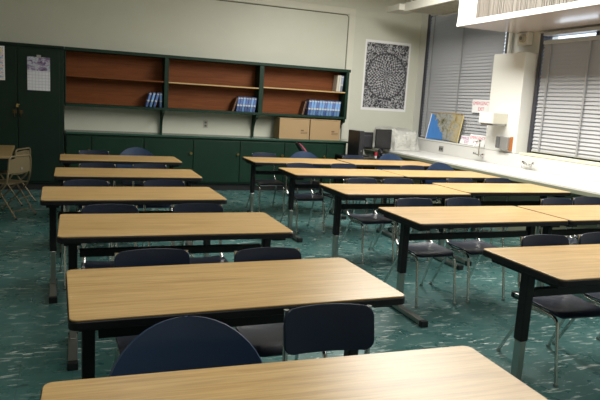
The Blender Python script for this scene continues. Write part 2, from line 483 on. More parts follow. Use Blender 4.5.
shell(bm, g, .003); obj('printed_sheet', bm, M_map, t, 40)
def edge_strip(ii, jj):
    bm = bmesh.new(); tube(bm, [Vector(g[i][j]) + Vector((-.004, 0, 0)) for i, j in zip(ii, jj)], .007, 6); return bm
bm = edge_strip(range(9), [0]*9); obj('paper_border', bm, M_paper, t, 40)
bm = edge_strip(range(9), [16]*9); obj('paper_border', bm, mat('yellow_border', (.65, .52, .2), .6), t, 40)
bm = edge_strip([8]*17, range(17)); obj('paper_border', bm, M_shelfedge, t, 40)

# ------------------------------------------------------------------ hanging unit heater and luminaire
t = thing('unit_heater', 'big white unit heater with a louvred front hanging at the upper right', 'heater', (5.72, 6.6, 3.02))
x1 = XW-5.72-.003
box('housing', M_unit, .012, x1, -2.0, 1.86, .03, .75, t, .006)
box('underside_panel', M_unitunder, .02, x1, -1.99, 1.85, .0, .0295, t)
bm = bmesh.new()
bx(bm, -.012, .0115, -2.0, 1.86, .0, .075)
bx(bm, -.004, .0115, 1.40, 1.86, .0755, .75)
bx(bm, -.004, .0115, -2.0, -.70, .0755, .75)
bx(bm, -.004, .0115, -.6995, 1.3995, .52, .75)
obj('front_panel', bm, M_unit, t, bev=.004)
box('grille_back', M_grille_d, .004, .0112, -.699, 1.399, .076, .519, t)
bm = bmesh.new(); y = -.695
while y < 1.39:
    w = random.choice((.008, .012, .02)); bx(bm, -.003, .0035, y, y+w, .0765, .519); y += w + random.choice((.006, .011, .02))
obj('grille', bm, M_grille, t)

t = thing('hanging_light_fixture', 'unlit white louvred light fixture hanging beside the tall blind', 'light fixture', (6.14, 9.45, 3.45))
bm = bmesh.new()
bx(bm, -.41, -.37, -.84, .75, 0, .15); bx(bm, .37, .41, -.84, .75, 0, .15)
bx(bm, -.37, .37, .71, .75, 0, .15); bx(bm, -.37, .37, -.84, -.80, 0, .15)
bx(bm, -.37, .37, -.80, .71, .11, .15)
obj('housing', bm, M_fixture, t, bev=.004)
bm = bmesh.new()
for k in range(12): bx(bm, -.368, .368, -.78+k*.125, -.77+k*.125, .02, .10)
for x in (-.18, 0, .18): bx(bm, x-.004, x+.004, -.798, .708, .03, .10)
obj('louvre', bm, M_fixture, t)
box('end_box', M_fixture, -.52, -.14, .751, 1.22, .02, .13, t, .006)
for y in (.6, -.6):
    bm = bmesh.new(); tube(bm, [(-.36, y, .15), (-.36, y, HC-3.45-.001)], .012, 8); obj('hanger_rod', bm, M_fixture, t, 40)

# ------------------------------------------------------------------ back wall furniture
# tall cabinet on the left
t = thing('storage_cabinet', 'tall dark green double-door cabinet with a calendar taped to it', 'cabinet', (-.83, 11.05, 0))
box('body', M_greentall, -.85, .71, .02, .545, .08, 2.33, t, .004)
box('plinth', M_kick, -.83, .69, .06, .54, FL, .0795, t)
box('cornice', M_greentall, -.88, .715, -.012, .545, 2.3305, 2.375, t, .006)
for s, a, b in ((-1, -.83, -.006), (1, .006, .64)):
    d = box('door', M_greentall, a, b, -.004, .0195, .12, 2.29, t, .004)
    bm = bmesh.new(); x = -.075 if s < 0 else .02
    bx(bm, x, x+.06, -.012, -.0045, 1.24, 1.30)
    tube(bm, fillet([(x+.03, -.01, 1.285), (x+.03, -.045, 1.28), (x+.03, -.045, 1.20), (x+.03, -.01, 1.195)], .02), .008, 8)
    obj('handle', bm, M_olddark, d, 50)
    for z in (.5, 1.2, 2.0):
        xx = a+.005 if s < 0 else b-.02
        box('hinge', M_greentall, xx, xx+.015, -.010, -.0045, z, z+.08, d)
bm = bmesh.new(); bx(bm, -.02, .015, -.045, -.025, 1.345, 1.372); tube(bm, fillet([(-.012, -.037, 1.372), (-.012, -.037, 1.395), (.009, -.037, 1.395), (.009, -.037, 1.372)], .01), .004, 8)
bx(bm, -.012, .03, -.024, -.0045, 1.38, 1.395)
obj('padlock', bm, M_brass, t, 40)

# calendar and colour chart taped on the cabinet doors
M_calpic = mat('calendar_picture', (.3, .25, .45), .5)
v = objco(M_calpic, (1, 1, 1.6)); n = noise(M_calpic, v, 9, 5, .65, .6)
lk(M_calpic, ramp(M_calpic, n.outputs['Fac'], [(.33, (.05, .03, .08)), (.45, (.22, .16, .30)), (.55, (.55, .55, .62)), (.64, (.12, .30, .36)), (.75, (.6, .6, .68))]).outputs['Color'], bsdf(M_calpic).inputs['Base Color'])
M_calgrid = mat('calendar_page', (.72, .72, .76), .6)
v = objco(M_calgrid, (1, 1, 1))
br = nd(M_calgrid, 'ShaderNodeTexBrick'); br.offset = 0
br.inputs['Scale'].default_value = 1.; br.inputs['Brick Width'].default_value = .05; br.inputs['Row Height'].default_value = .05; br.inputs['Mortar Size'].default_value = .003
br.inputs['Color1'].default_value = (.72, .72, .77, 1); br.inputs['Color2'].default_value = (.68, .68, .74, 1); br.inputs['Mortar'].default_value = (.45, .45, .55, 1)
sw = nd(M_calgrid, 'ShaderNodeSeparateXYZ'); cb = nd(M_calgrid, 'ShaderNodeCombineXYZ')
lk(M_calgrid, v, sw.inputs[0]); lk(M_calgrid, sw.outputs['X'], cb.inputs[0]); lk(M_calgrid, sw.outputs['Z'], cb.inputs[1]); lk(M_calgrid, cb.outputs[0], br.inputs['Vector'])
lk(M_calgrid, br.outputs['Color'], bsdf(M_calgrid).inputs['Base Color'])
t = thing('wall_calendar', 'wall calendar with a purple picture hanging on the green cabinet door', 'calendar', (-.505, 11.043, 1.63))
box('date_page', M_calgrid, -.172, .172, -.004, .0015, 0, .318, t)
box('picture', M_calpic, -.172, .172, -.006, .0015, .319, .54, t)
box('clip', M_silver, -.03, .035, -.012, .0015, .53, .575, t, .003)
M_chart = mat('colour_chart', (.75, .72, .7), .6)
v = objco(M_chart, (.4, .4, 1)); n = noise(M_chart, v, 26, 1, .4)
lk(M_chart, ramp(M_chart, n.outputs['Fac'], [(.30, (.30, .45, .65)), (.40, (.72, .74, .74)), (.50, (.62, .22, .42)), (.55, (.75, .74, .72)), (.62, (.78, .66, .25)), (.7, (.75, .74, .70))], 'CONSTANT').outputs['Color'], bsdf(M_chart).inputs['Base Color'])
t = thing('paper_chart', 'paper chart with coloured bands at the left edge of the cabinet', 'poster', (-1.22, 11.043, 1.765))
box('chart_print', M_chart, -.19, .192, -.005, .0015, .02, .52, t)
box('paper_border', M_paper, -.21, .212, -.003, .0017, 0, .54, t)

# long base cabinet
t = thing('base_cabinet', 'long low dark green cabinet run beneath the open bookshelf', 'cabinet', (2.5, 11.05, 0))
L0, L1 = -.10-2.5+0., 5.15-2.5
box('carcass', M_green, L0, L1, .02, .545, .10, .935, t)
box('plinth', M_kick, L0+.01, L1-.01, .07, .54, FL, .0995, t)
box('countertop', M_greencounter, L0, L1+.02, -.02, .546, .936, .972, t, .004)
edges = [-.09, .32, 1.20, 2.08, 2.96, 3.84, 4.72, 5.14]
for a, b in zip(edges, edges[1:]):
    d = box('door', M_green, a-2.5+.006, b-2.5-.006, .0, .0195, .13, .90, t, .004)
    if b < 5:
        bm = bmesh.new(); lathe(bm, [(.010, 0), (.010, -.015), (.022, -.022), (.027, -.034), (.018, -.045)], (b-2.5-.045, 0, .655), 14, 'y')
        obj('knob', bm, M_brass, d, 50)
    for z in (.22, .76):
        box('hinge', M_kick, a-2.5+.02, a-2.5+.05, -.006, -.0005, z, z+.05, d)

# open bookshelf
t = thing('bookshelf', 'long wall-mounted green bookshelf with three reddish brown open bays', 'shelf', (2.55, 11.25, 1.40))
xa, xb = -.112-2.55, 5.20-2.55
Y2 = YB-11.25-.018
box('back_panel', M_shelfwood, xa+.021, xb-.04, Y2-.015, Y2, .045, .93, t)
box('top_board', M_green, xa+.0, xb+.02, -.015, Y2, .93, .985, t, .004)
box('bottom_board', M_green, xa, xb, 0, Y2, .0, .0445, t, .004)
box('end_panel', M_green, xa, xa+.0195, 0, Y2, .045, .9295, t, .003)
box('end_panel', M_green, xb-.06, xb, 0, Y2, .045, .9295, t, .003)
divs = [(1.60, .075), (3.38, .085)]
for c, w in divs:
    box('divider', M_green, c-2.55-w/2, c-2.55+w/2, 0, Y2-.016, .045, .9295, t, .003)
bays = [(xa+.02, divs[0][0]-2.55-divs[0][1]/2), (divs[0][0]-2.55+divs[0][1]/2, divs[1][0]-2.55-divs[1][1]/2), (divs[1][0]-2.55+divs[1][1]/2, xb-.06)]
for (a, b), z, em in zip(bays, (.52, .515, .54), (M_shelfwood, M_shelfedge, M_shelfedge)):
    s = box('shelf_board', M_shelfwood, a+.001, b-.001, .028, Y2-.016, z-.022, z, t)
    box('shelf_edge', em, a+.001, b-.001, .018, .0278, z-.023, z+.001, s)
for c in (1.56, 3.33, 5.16):
    bm = bmesh.new(); pts = [(.34-.01, 0)]
    P = [(Y2, -.001), (.01, -.001), (.01, -.05)]
    for k in range(9):
        a = k/8*PI/2
        P.append((.03 + (Y2-.09)*math.sin(a)*1.0, -.07 - .33*(1-math.cos(a))))
    P += [(Y2-.055, -.425), (Y2, -.425)]
    prism(bm, [(y, z) for y, z in P], c-2.55-.018, c-2.55+.018, 'x'); obj('bracket', bm, M_green, t)

# books
M_spines = []
for i, (a, b) in enumerate([((.035, .09, .28), (.55, .58, .62)), ((.09, .22, .46), (.55, .58, .62)), ((.16, .20, .28), (.55, .56, .58))]):
    m = mat('book_cover_%s' % ('navy', 'blue', 'slate')[i], a, .45)
    tc = nd(m, 'ShaderNodeTexCoord'); sp = nd(m, 'ShaderNodeSeparateXYZ'); lk(m, tc.outputs['Object'], sp.inputs[0])
    mz = nd(m, 'ShaderNodeMath', operation='MULTIPLY'); mz.inputs[1].default_value = 1/.27; lk(m, sp.outputs['Z'], mz.inputs[0])
    a2 = tuple(min(1, k*1.6 + .05) for k in a)
    lk(m, ramp(m, mz.outputs[0], [(0, a), (.36, a), (.37, b), (.46, b), (.47, a2), (.86, a2), (.87, b), (.93, b), (.94, a)]).outputs['Color'], bsdf(m).inputs['Base Color'])
    M_spines.append(m)
M_brownbook = mat('brown_book_cover', (.12, .055, .03), .6)
M_palebook = mat('pale_book_cover', (.60, .60, .55), .5)
M_pages = mat('book_pages', (.62, .58, .48), .8)
def make_book(m):
    t = thing('book', 'x', 'book')
    w, d, h = .040, .20, .27
    bm = bmesh.new()
    bx(bm, -w/2, -w/2+.003, -.1, .1, 0, h); bx(bm, w/2-.003, w/2, -.1, .1, 0, h); bx(bm, -w/2+.005, w/2-.005, -.104, -.1, 0, h)
    obj('cover', bm, m, t)
    box('pages', M_pages, -w/2+.0032, w/2-.0032, -.0995, .095, .005, h-.005, t)
    return t
protos = {}
def place_book(mkey, x, z, lean, label, group, sc=(1, 1, 1)):
    m = mkey
    if m.name not in protos: o = protos[m.name] = make_book(m)
    else: o = copy_tree(protos[m.name])
    o.location = (x, 11.43, 1.4455 + (.5415-.0445 if z > 1.8 else 0) + .021*sc[0]*math.sin(lean) + .0015); o.rotation_euler = (0, lean, 0); o.scale = sc
    o['label'] = label; o['group'] = group
zb = 1.4455
rank = ['leftmost', 'second from left', 'third from left', 'fourth from left', 'fifth from left', 'sixth from left', 'seventh from left', 'eighth from left', 'ninth from left', 'tenth from left', 'eleventh from left', 'rightmost']
# left bay: four tilted
th = .28
for k in range(4):
    x = 1.265 + k*.068 + (.05 if k == 3 else 0)
    place_book(M_spines[k % 2], x, zb + (.0065 if k < 3 else .001), th if k < 3 else .0, 'tilted blue book in the left bay, %s of four' % (rank[k] if k < 3 else 'rightmost'), 'blue textbooks in the left bay', (1, 1, .98))
place_book(M_brownbook, 2.865, zb+.008, .30, 'brown book leaning at the left end of the middle bay row', 'textbooks in the middle bay', (.8, 1, .95))
for k in range(7):
    place_book(M_spines[(k*2) % 3 % 2], 2.948 + k*.0535, zb+.004, .13, 'blue textbook in the middle bay, %s of the seven blue ones' % (rank[k] if k < 6 else 'rightmost'), 'textbooks in the middle bay', (1.05, 1, 1.03))
place_book(M_brownbook, 4.28, zb+.006, .22, 'brown book leaning at the left end of the right bay row', 'textbooks in the right bay', (.8, 1, 1))
for k in range(12):
    place_book(M_spines[1 if k % 3 else 0], 4.405 + k*.0575, zb+.004, .09, 'blue textbook in the right bay, lower shelf, %s of the twelve blue ones' % rank[k], 'textbooks in the right bay', (1.18, 1, 1.12))
zu = 1.40+.5415
for k, (m, nm) in enumerate(((M_pages, 'tan'), (M_palebook, 'white'), (M_spines[2], 'slate grey'))):
    place_book(m, 4.985 + k*.046, zu+.004, .06, '%s book standing on the upper shelf of the right bay' % nm, 'books on the upper right shelf', (1, 1, 1.18))

# cardboard boxes on the base cabinet
for x0, x1, lb in ((3.76, 4.39, 'left cardboard box on the green base cabinet, beside the shelf bracket'), (4.40, 5.05, 'right cardboard box on the green base cabinet, at its far end')):
    t = thing('cardboard_box', lb, 'box', ((x0+x1)/2, 11.36, .9725), 0, 'cardboard boxes on the base cabinet')
    w = (x1-x0)/2
    box('carton', M_card, -w+.004, w-.004, -.17, .17, 0, .385, t, .004)
    box('lid', M_card, -w, w, -.175, .175, .386, .402, t, .003)
    bm = bmesh.new()
    for z in (.11, .135): bx(bm, w*.42, w*.86, -.1715, -.1702, z, z+.010)
    bx(bm, w*.42, w*.62, -.1715, -.1702, .16, .185)
    obj('printed_mark', bm, M_cardprint, t)

# round patterned poster (generic ring ornament) on the back wall
M_poster = mat('ornament_print', (.3, .3, .3), .5)
def build_poster():
    m = M_poster; v = objco(m, (1, 1, 1))
    sp = nd(m, 'ShaderNodeSeparateXYZ'); lk(m, v, sp.inputs[0])
    cb = nd(m, 'ShaderNodeCombineXYZ'); lk(m, sp.outputs['X'], cb.inputs[0]); lk(m, sp.outputs['Z'], cb.inputs[1])
    ln = nd(m, 'ShaderNodeVectorMath', operation='LENGTH'); lk(m, cb.outputs[0], ln.inputs[0])
    at = nd(m, 'ShaderNodeMath', operation='ARCTAN2'); lk(m, sp.outputs['Z'], at.inputs[0]); lk(m, sp.outputs['X'], at.inputs[1])
    def sine(src, k, off=0):
        a = nd(m, 'ShaderNodeMath', operation='MULTIPLY'); a.inputs[1].default_value = k; lk(m, src, a.inputs[0])
        b = nd(m, 'ShaderNodeMath', operation='SINE'); lk(m, a.outputs[0], b.inputs[0]); return b.outputs[0]
    def mth(op, *a):
        n = nd(m, 'ShaderNodeMath', operation=op)
        for i, x in enumerate(a):
            if isinstance(x, (int, float)): n.inputs[i].default_value = x
            else: lk(m, x, n.inputs[i])
        return n.outputs[0]
    r = ln.outputs['Value']
    band = mth('FLOOR', mth('MULTIPLY', r, 13.))
    fr = mth('FRACT', mth('MULTIPLY', r, 13.))
    cnt = mth('ADD', 8., mth('MULTIPLY', band, 6.))
    ang = mth('MULTIPLY', at.outputs[0], cnt)
    tooth = mth('MULTIPLY', mth('SINE', ang), mth('SINE', mth('MULTIPLY', fr, 6.2832)))
    ns = noise(m, cb.outputs[0], 20, 2, .55, 1.8)
    val = mth('ADD', mth('MULTIPLY', tooth, .30), mth('MULTIPLY_ADD', ns.outputs['Fac'], 1.7, -.35))
    line = mth('LESS_THAN', fr, .13)
    disc = ramp(m, val, [(.30, (.02, .02, .028)), (.48, (.15, .15, .165)), (.62, (.34, .34, .36)), (.8, (.50, .50, .52))]).outputs['Color']
    disc = mix(m, mth('MULTIPLY', line, .7), disc, (.05, .05, .06))
    n2 = noise(m, cb.outputs[0], 13, 3, .55, 2.5)
    corner = ramp(m, n2.outputs['Fac'], [(.44, (.012, .012, .018)), (.50, (.05, .05, .06)), (.54, (.42, .42, .44))]).outputs['Color']
    ed = ramp(m, r, [(.475, (0, 0, 0)), (.485, (1, 1, 1))]).outputs['Color']
    rim = ramp(m, r, [(.44, (0, 0, 0)), (.45, (1, 1, 1)), (.475, (1, 1, 1)), (.485, (0, 0, 0))]).outputs['Color']
    c = mix(m, ed, disc, corner)
    lk(m, mix(m, mix(m, 1., rim, (.8, .8, .8), 'MULTIPLY'), c, (.02, .02, .026)), bsdf(m).inputs['Base Color'])
build_poster()
t = thing('wall_poster', 'black and white poster of a round ring ornament on the back wall', 'poster', (6.205, YB-.002, 2.33))
box('paper_border', M_paper, -.535, .535, -.004, .0005, -.72, .72, t)
box('ornament_print', M_poster, -.495, .495, -.006, -.0042, -.665, .665, t)
for o in [t]: o.rotation_euler = (0, .004, 0)

# ------------------------------------------------------------------ computer corner
t = thing('computer_table', 'black computer table in the back corner behind the desks', 'table', (5.32, 10.62, 0))
box('tabletop', M_pc, -.42, .46, -.42, .40, .69, .72, t, .004)
box('modesty_panel', M_pc, -.38, .40, .30, .32, .25, .6895, t)
for x in (-.39, .43):
    for y in (-.38, .36): box('leg', M_blackmet, x-.02, x+.02, y-.02, y+.02, FL, .6895, t)
t = thing('monitor', 'black monitor turned away, at the left of the computer table', 'monitor', (5.33, 10.72, .7205), .0)
box('base', M_pc, -.13, .13, -.10, .10, 0, .02, t, .006)
box('neck', M_pc, -.03, .03, .02, .06, .0205, .14, t)
box('screen_case', M_pcg, -.10, .22, -.03, .03, .14, .47, t, .01)
box('rear_bulge', M_pcg, -.05, .17, -.10, -.0305, .16, .42, t, .03)
t = thing('computer_tower', 'slim black computer tower standing left of the dark monitor', 'computer', (5.14, 10.62, .7205), .12)
box('case', M_pc, -.055, .055, -.2, .2, 0, .50, t, .01)
box('front_bezel', M_pcg, -.052, .052, -.212, -.2005, .01, .49, t, .006)
bm = bmesh.new(); lathe(bm, [(.012, -.2165), (.012, -.2122)], (0, 0, .12), 12, 'y'); obj('power_button', bm, M_silver, t)
t = thing('monitor', 'black flat monitor facing the class, beside the plastic-covered heap', 'monitor', (5.66, 10.50, .7205), -.12)
box('base', M_pc, -.12, .12, -.09, .09, 0, .018, t, .006)
box('neck', M_pc, -.03, .03, .0, .04, .0185, .2, t)
box('screen_case', M_pc, -.165, .165, -.035, -.0005, .17, .545, t, .008)
box('screen', mat('dark_screen', (.006, .006, .008), .15), -.145, .145, -.037, -.0352, .19, .525, t)
t = thing('desk_phone', 'black desk telephone with small pale buttons in front of the flat monitor', 'telephone', (5.60, 10.30, .7205), -.1)
bm = bmesh.new(); prism(bm, [(-.10, 0), (.10, 0), (.10, .09), (-.10, .035)], -.10, .12, 'x'); obj('body', bm, M_pc, t, bev=.006)
bm = bmesh.new(); tube(bm, fillet([(-.08, -.07, .10), (-.08, -.05, .13), (-.08, .05, .16), (-.08, .08, .13)], .02), .022, 8); obj('handset', bm, M_pcg, t, 50)
bm = bmesh.new()
for i in range(3):
    for j in range(3): bx(bm, -.02+i*.035, .0+i*.035, -.05+j*.04, -.03+j*.04, .04+j*.011, .062+j*.011)
obj('keypad', bm, M_silver, t)
t = thing('cup', 'small red and white cup on the computer table by the telephone', 'cup', (5.445, 10.33, .7205))
bm = bmesh.new(); lathe(bm, [(.020, 0), (.024, .04), (.026, .045)], n=16); obj('cup_base', bm, M_paper, t, 40)
bm = bmesh.new(); lathe(bm, [(.0265, .0455), (.030, .11), (.025, .11), (.022, .05)], n=16); obj('red_sleeve', bm, M_red, t, 40)

# equipment under a crumpled plastic sheet on the end of the counter
from mathutils import noise as mn
t = thing('covered_equipment', 'crumpled translucent plastic sheet over equipment on the corner of the counter', 'cover', (6.17, 10.95, .866), .0)
bm = bmesh.new(); rings = []
NR, NA = 16, 64
for i in range(NR+1):
    f = i/NR; ring = []
    for k in range(NA):
        a = 2*PI*k/NA; ca, sa = math.cos(a), math.sin(a)
        e = .45
        sx = math.copysign(abs(ca)**e, ca); sy = math.copysign(abs(sa)**e, sa)
        if f < .45: rad, z = f/.45*.93, .40
        else:
            q = (f-.45)/.55; rad, z = .93 + .10*q + .12*max(0, q-.75)*4*.6, .40*(1-q)
        p = Vector((sx*rad*.32, sy*rad*.52, z))
        nz = mn.noise(Vector((p.x*5, p.y*5, p.z*5+3))); nz2 = mn.noise(p*14)
        fold = math.sin(a*9 + 3*mn.noise(p*3))*.03*min(1, f*1.3)
        d = Vector((sx, sy, 0)).normalized()
        p += d*(nz*.05 + fold) + Vector((0, 0, (nz*.05+nz2*.03)*(1 if z > .05 else .2) - .05*max(0, -sy)*f))
        p.z = max(p.z, .004 + .01*abs(nz2)); p.x = min(p.x, .44)
        ring.append(bm.verts.new(p))
    rings.append(ring)
for a, b in zip(rings[1:], rings[2:]):
    for k in range(NA): bm.faces.new((a[k], a[(k+1) % NA], b[(k+1) % NA], b[k]))
bm.faces.new(rings[1])
obj('plastic_sheet', bm, M_frosted, t, 70)
box('equipment_case', M_almond, -.22, .20, -.36, .36, .002, .33, t, .02)

# office chair
t = thing('office_chair', 'maroon office chair with tilted back in front of the base cabinet', 'chair', (4.27, 10.15, FL), 1.45)
bm = bmesh.new()
for k in range(5):
    a = 2*PI*k/5; tube(bm, [(0, 0, .10), (.27*math.cos(a), .27*math.sin(a), .065)], [.022, .015], 8)
obj('star_base', bm, M_pc, t, 40)
for k in range(5):
    a = 2*PI*k/5; bm = bmesh.new(); lathe(bm, [(.025, -.012), (.028, 0), (.025, .012)], (.27*math.cos(a), .27*math.sin(a), .028), 12, 'y'); obj('caster', bm, M_pc, t, 40)
bm = bmesh.new(); tube(bm, [(0, 0, .09), (0, 0, .44)], .025, 12); obj('gas_lift', bm, M_pc, t, 40)
bm = bmesh.new(); prism(bm, rrect(-.23, .23, -.22, .22, .08), .44, .52); obj('seat', bm, M_maroon, t, bev=.02)
bm = bmesh.new(); tube(bm, fillet([(0, .05, .43), (0, .20, .43), (0, .30, .74)], .05), .018, 8); obj('back_stem', bm, M_pc, t, 50)
def back_grid(off):
    g = []
    for i in range(9):
        w = i/8; hw = .20*(1 - .25*(2*w-1)**4)
        g.append([(u*hw, .20 + off + .26*w - .03*u*u, .66 + w*.33 + off*.6 - .04*u*u*(w > .5)) for u in [j/6-1 for j in range(13)]])
    return g
g = back_grid(0)
bm = bmesh.new(); shell(bm, g, .05); o = obj('backrest', bm, M_maroon, t, 60, .01)
bm = bmesh.new(); shell(bm, back_grid(.045), .03); obj('back_shell', bm, M_pc, t, 60)
bm = bmesh.new(); loop = [g[0][j] for j in range(13)] + [g[i][12] for i in range(1, 9)] + [g[8][j] for j in range(11, -1, -1)] + [g[i][0] for i in range(7, 0, -1)]
tube(bm, [Vector(p) for p in loop] + [Vector(loop[0])], .020, 8, False); obj('back_piping', bm, M_maroonedge, o, 50)
t.rotation_euler = (0, 0, 1.45)

# ------------------------------------------------------------------ tan table and folding chairs at the left
t = thing('work_table', 'tan topped work table at the left edge beside the tall cabinet', 'table', (-1.655, 9.75, 0))
t.rotation_euler = (0, 0, .045)
bm = bmesh.new(); prism(bm, rrect(-.85, .85, -.88, .80, .03), .728, .755); obj('tabletop', bm, M_tabletan, t)
bm = bmesh.new(); prism(bm, rrect(-.853, .853, -.883, .803, .033), .705, .7275); obj('edge_band', bm, M_black, t)
for x in (-.35, .35):
    for y in (-.55, .55): box('leg', M_blackmet, x-.025, x+.025, y-.025, y+.025, .01, .7045, t)
    box('foot', M_silver, x-.05, x+.05, -.84, .68, FL, .0095, t, .01)
box('stretcher', M_blackmet, -.32, .32, -.02, .02, .3, .34, t)
for x in (-.35, .35): box('side_rail', M_blackmet, x-.02, x+.02, -.52, .52, .62, .66, t)

def make_folding_chair():
    """faces -y; backrest at +y"""
    t = thing('folding_chair', 'x', 'chair')
    for s in (-1, 1):
        bm = bmesh.new()
        tube(bm, fillet([(s*.215, .22, .80-.06), (s*.22, .20, .46), (s*.225, -.26, .012)], .2, 6), .012, 8)
        obj('front_leg', bm, M_tan, t, 50)
        bm = bmesh.new()
        tube(bm, [(s*.19, -.02, .45), (s*.195, .30, .012)], .011, 8)
        obj('rear_leg', bm, M_tan, t, 50)
        bm = bmesh.new(); lathe(bm, [(.014, 0), (.016, .02)], (s*.195, .30, 0), 10); lathe(bm, [(.015, 0), (.017, .02)], (s*.225, -.26, 0), 10)
        obj('foot_cap', bm, M_pc, t, 40)
    bm = bmesh.new(); tube(bm, fillet([(-.215, .22, .735), (-.20, .225, .82), (.20, .225, .82), (.215, .22, .735)], .16, 8), .012, 8)
    obj('top_rail', bm, M_tan, t, 50)
    bm = bmesh.new(); g = []
    for i in range(7):
        w = i/6
        g.append([(u*.20*(1-.08*w**4), .21+.025*(1-u*u)+.01*w, .60+w*.20-.02*u*u*w) for u in [j/6-1 for j in range(13)]])
    shell(bm, g, .006); obj('backrest', bm, M_tan, t, 50)
    bm = bmesh.new(); lathe(bm, [(.018, .235), (.018, .25)], (0, 0, .655), 12, 'y'); obj('emblem', bm, M_silver, t, 40)
    bm = bmesh.new(); g = []
    for i in range(9):
        w = i/8
        hw = .195 if w < .8 else .195*(1-.25*(w-.8)/.2)
        g.append([(u*hw, .18-w*.40, .445 + .012*u*u - .012*max(0, w-.8)*5) for u in [j/6-1 for j in range(13)]])
    shell(bm, g, .008); obj('seat', bm, M_tan, t, 50)
    bm = bmesh.new(); tube(bm, [(-.193, .24, .10), (.193, .24, .10)], .008, 8); obj('rear_stretcher', bm, M_tan, t, 40)
    bm = bmesh.new(); tube(bm, [(-.222, -.20, .08), (.222, -.20, .08)], .008, 8); obj('front_stretcher', bm, M_tan, t, 40)
    return t
fc = make_folding_chair()
fc.location = (-.825, 8.91, FL); fc.rotation_euler = (0, 0, math.radians(236))
fc['label'] = 'tan metal folding chair nearest the camera at the tan work table'; fc['group'] = 'tan folding chairs'
f2 = copy_tree(fc); f2.location = (-.875, 9.87, FL); f2.rotation_euler = (0, 0, math.radians(246))
f2['label'] = 'tan metal folding chair farther back, half hidden behind the nearer one'

# ------------------------------------------------------------------ student desks
DW, DD = 1.545, .735
def make_desk():
    t = thing('student_desk', 'x', 'desk')
    bm = bmesh.new(); prism(bm, rrect(.004, DW-.004, .004, DD-.004, .034, 7), DT-.008, DT); obj('tabletop', bm, M_desk, t, bev=.003)
    bm = bmesh.new(); prism(bm, rrect(0, DW, 0, DD, .037, 7), DT-.045, DT-.0081); obj('edge_band', bm, M_black, t, 40, .005)
    yc = DD/2
    for x in (.092, DW-.092):
        l = box('leg', M_blackmet, x-.029, x+.029, yc-.036, yc+.036, .30, DT-.0455, t, .008)
        box('inner_post', M_steel, x-.023, x+.023, yc-.03, yc+.03, FL+.0505, .2995, l, .006)
        f = box('foot', M_steel, x-.03, x+.03, -.015, yc+.08, FL+.012, FL+.05, t, .008)
        for y0, y1 in ((-.07, -.0155), (yc+.0705, yc+.12)):
            box('foot_cap', M_pc, x-.033, x+.033, y0+.01, y1, FL, FL+.053, f, .006)
        bm = bmesh.new(); bx(bm, x-.05, x+.05, .07, DD-.07, DT-.075, DT-.0456); obj('top_bracket', bm, M_blackmet, t)
    box('crossbar', M_blackmet, .135, DW-.135, yc-.02, yc+.02, .585, .64, t, .004)
    return t
place = {
 'L1': (-.108, 1.175, -1.6), 'L2': (-.014, 2.42, 1.31), 'L3': (-.088, 3.878, -.29), 'L4': (-.238, 5.184, 1.2),
 'L5': (-.176, 6.635, 0.), 'L6': (-.146, 8.137, .3),
 'MA': (2.455, 8.36, -1.2), 'MB': (2.595, 6.992, -.6), 'MC': (2.60, 5.52, .1), 'MD': (2.585, 4.062, .74), 'ME': (2.575, 2.542, .26),
 'RA': (4.045, 8.345, -.6), 'RB': (4.155, 6.975, -.4), 'RC': (4.17, 5.66, .6), 'RD': (4.15, 4.085, .5),
}
ordn = ['nearest', 'second', 'third', 'fourth', 'fifth', 'sixth']
desk_label = {
 'L1': 'oak-topped desk nearest the camera in the left column, cut off by the bottom edge',
 'L2': 'oak-topped desk in the left column, second row, behind the round-backed navy chair',
 'L3': 'oak-topped desk in the left column, third row from the camera',
 'L4': 'oak-topped desk in the left column, fourth row from the camera',
 'L5': 'oak-topped desk in the left column, fifth row, just before the last one',
 'L6': 'oak-topped desk farthest back in the left column, before the green cabinets',
 'ME': 'oak-topped desk nearest the camera on the right, cut off by the right edge',
 'MD': 'oak-topped desk right of the aisle, second row, third desk from the right edge',
 'MC': 'oak-topped desk right of the aisle in the third row from the camera',
 'MB': 'oak-topped desk right of the aisle in the fourth row from the camera',
 'MA': 'oak-topped desk farthest back right of the aisle, before the green base cabinet',
 'RD': 'oak-topped desk by the counter in the second right-hand row, at the right edge',
 'RC': 'oak-topped desk touching the white counter in the third right-hand row',
 'RB': 'oak-topped desk partly hidden by the counter edge in the fourth right-hand row',
 'RA': 'oak-topped desk farthest back beside the counter, before the computer table'}
desk_label['MD'] = 'oak-topped desk right of the aisle in the second right-hand row'
d0 = make_desk()
for i, (k, (x, y, a)) in enumerate(place.items()):
    o = d0 if i == 0 else copy_tree(d0)
    o.location = (x, y, 0); o.rotation_euler = (0, 0, math.radians(a))
    o['label'] = desk_label[k]; o['group'] = 'oak laminate student desks'

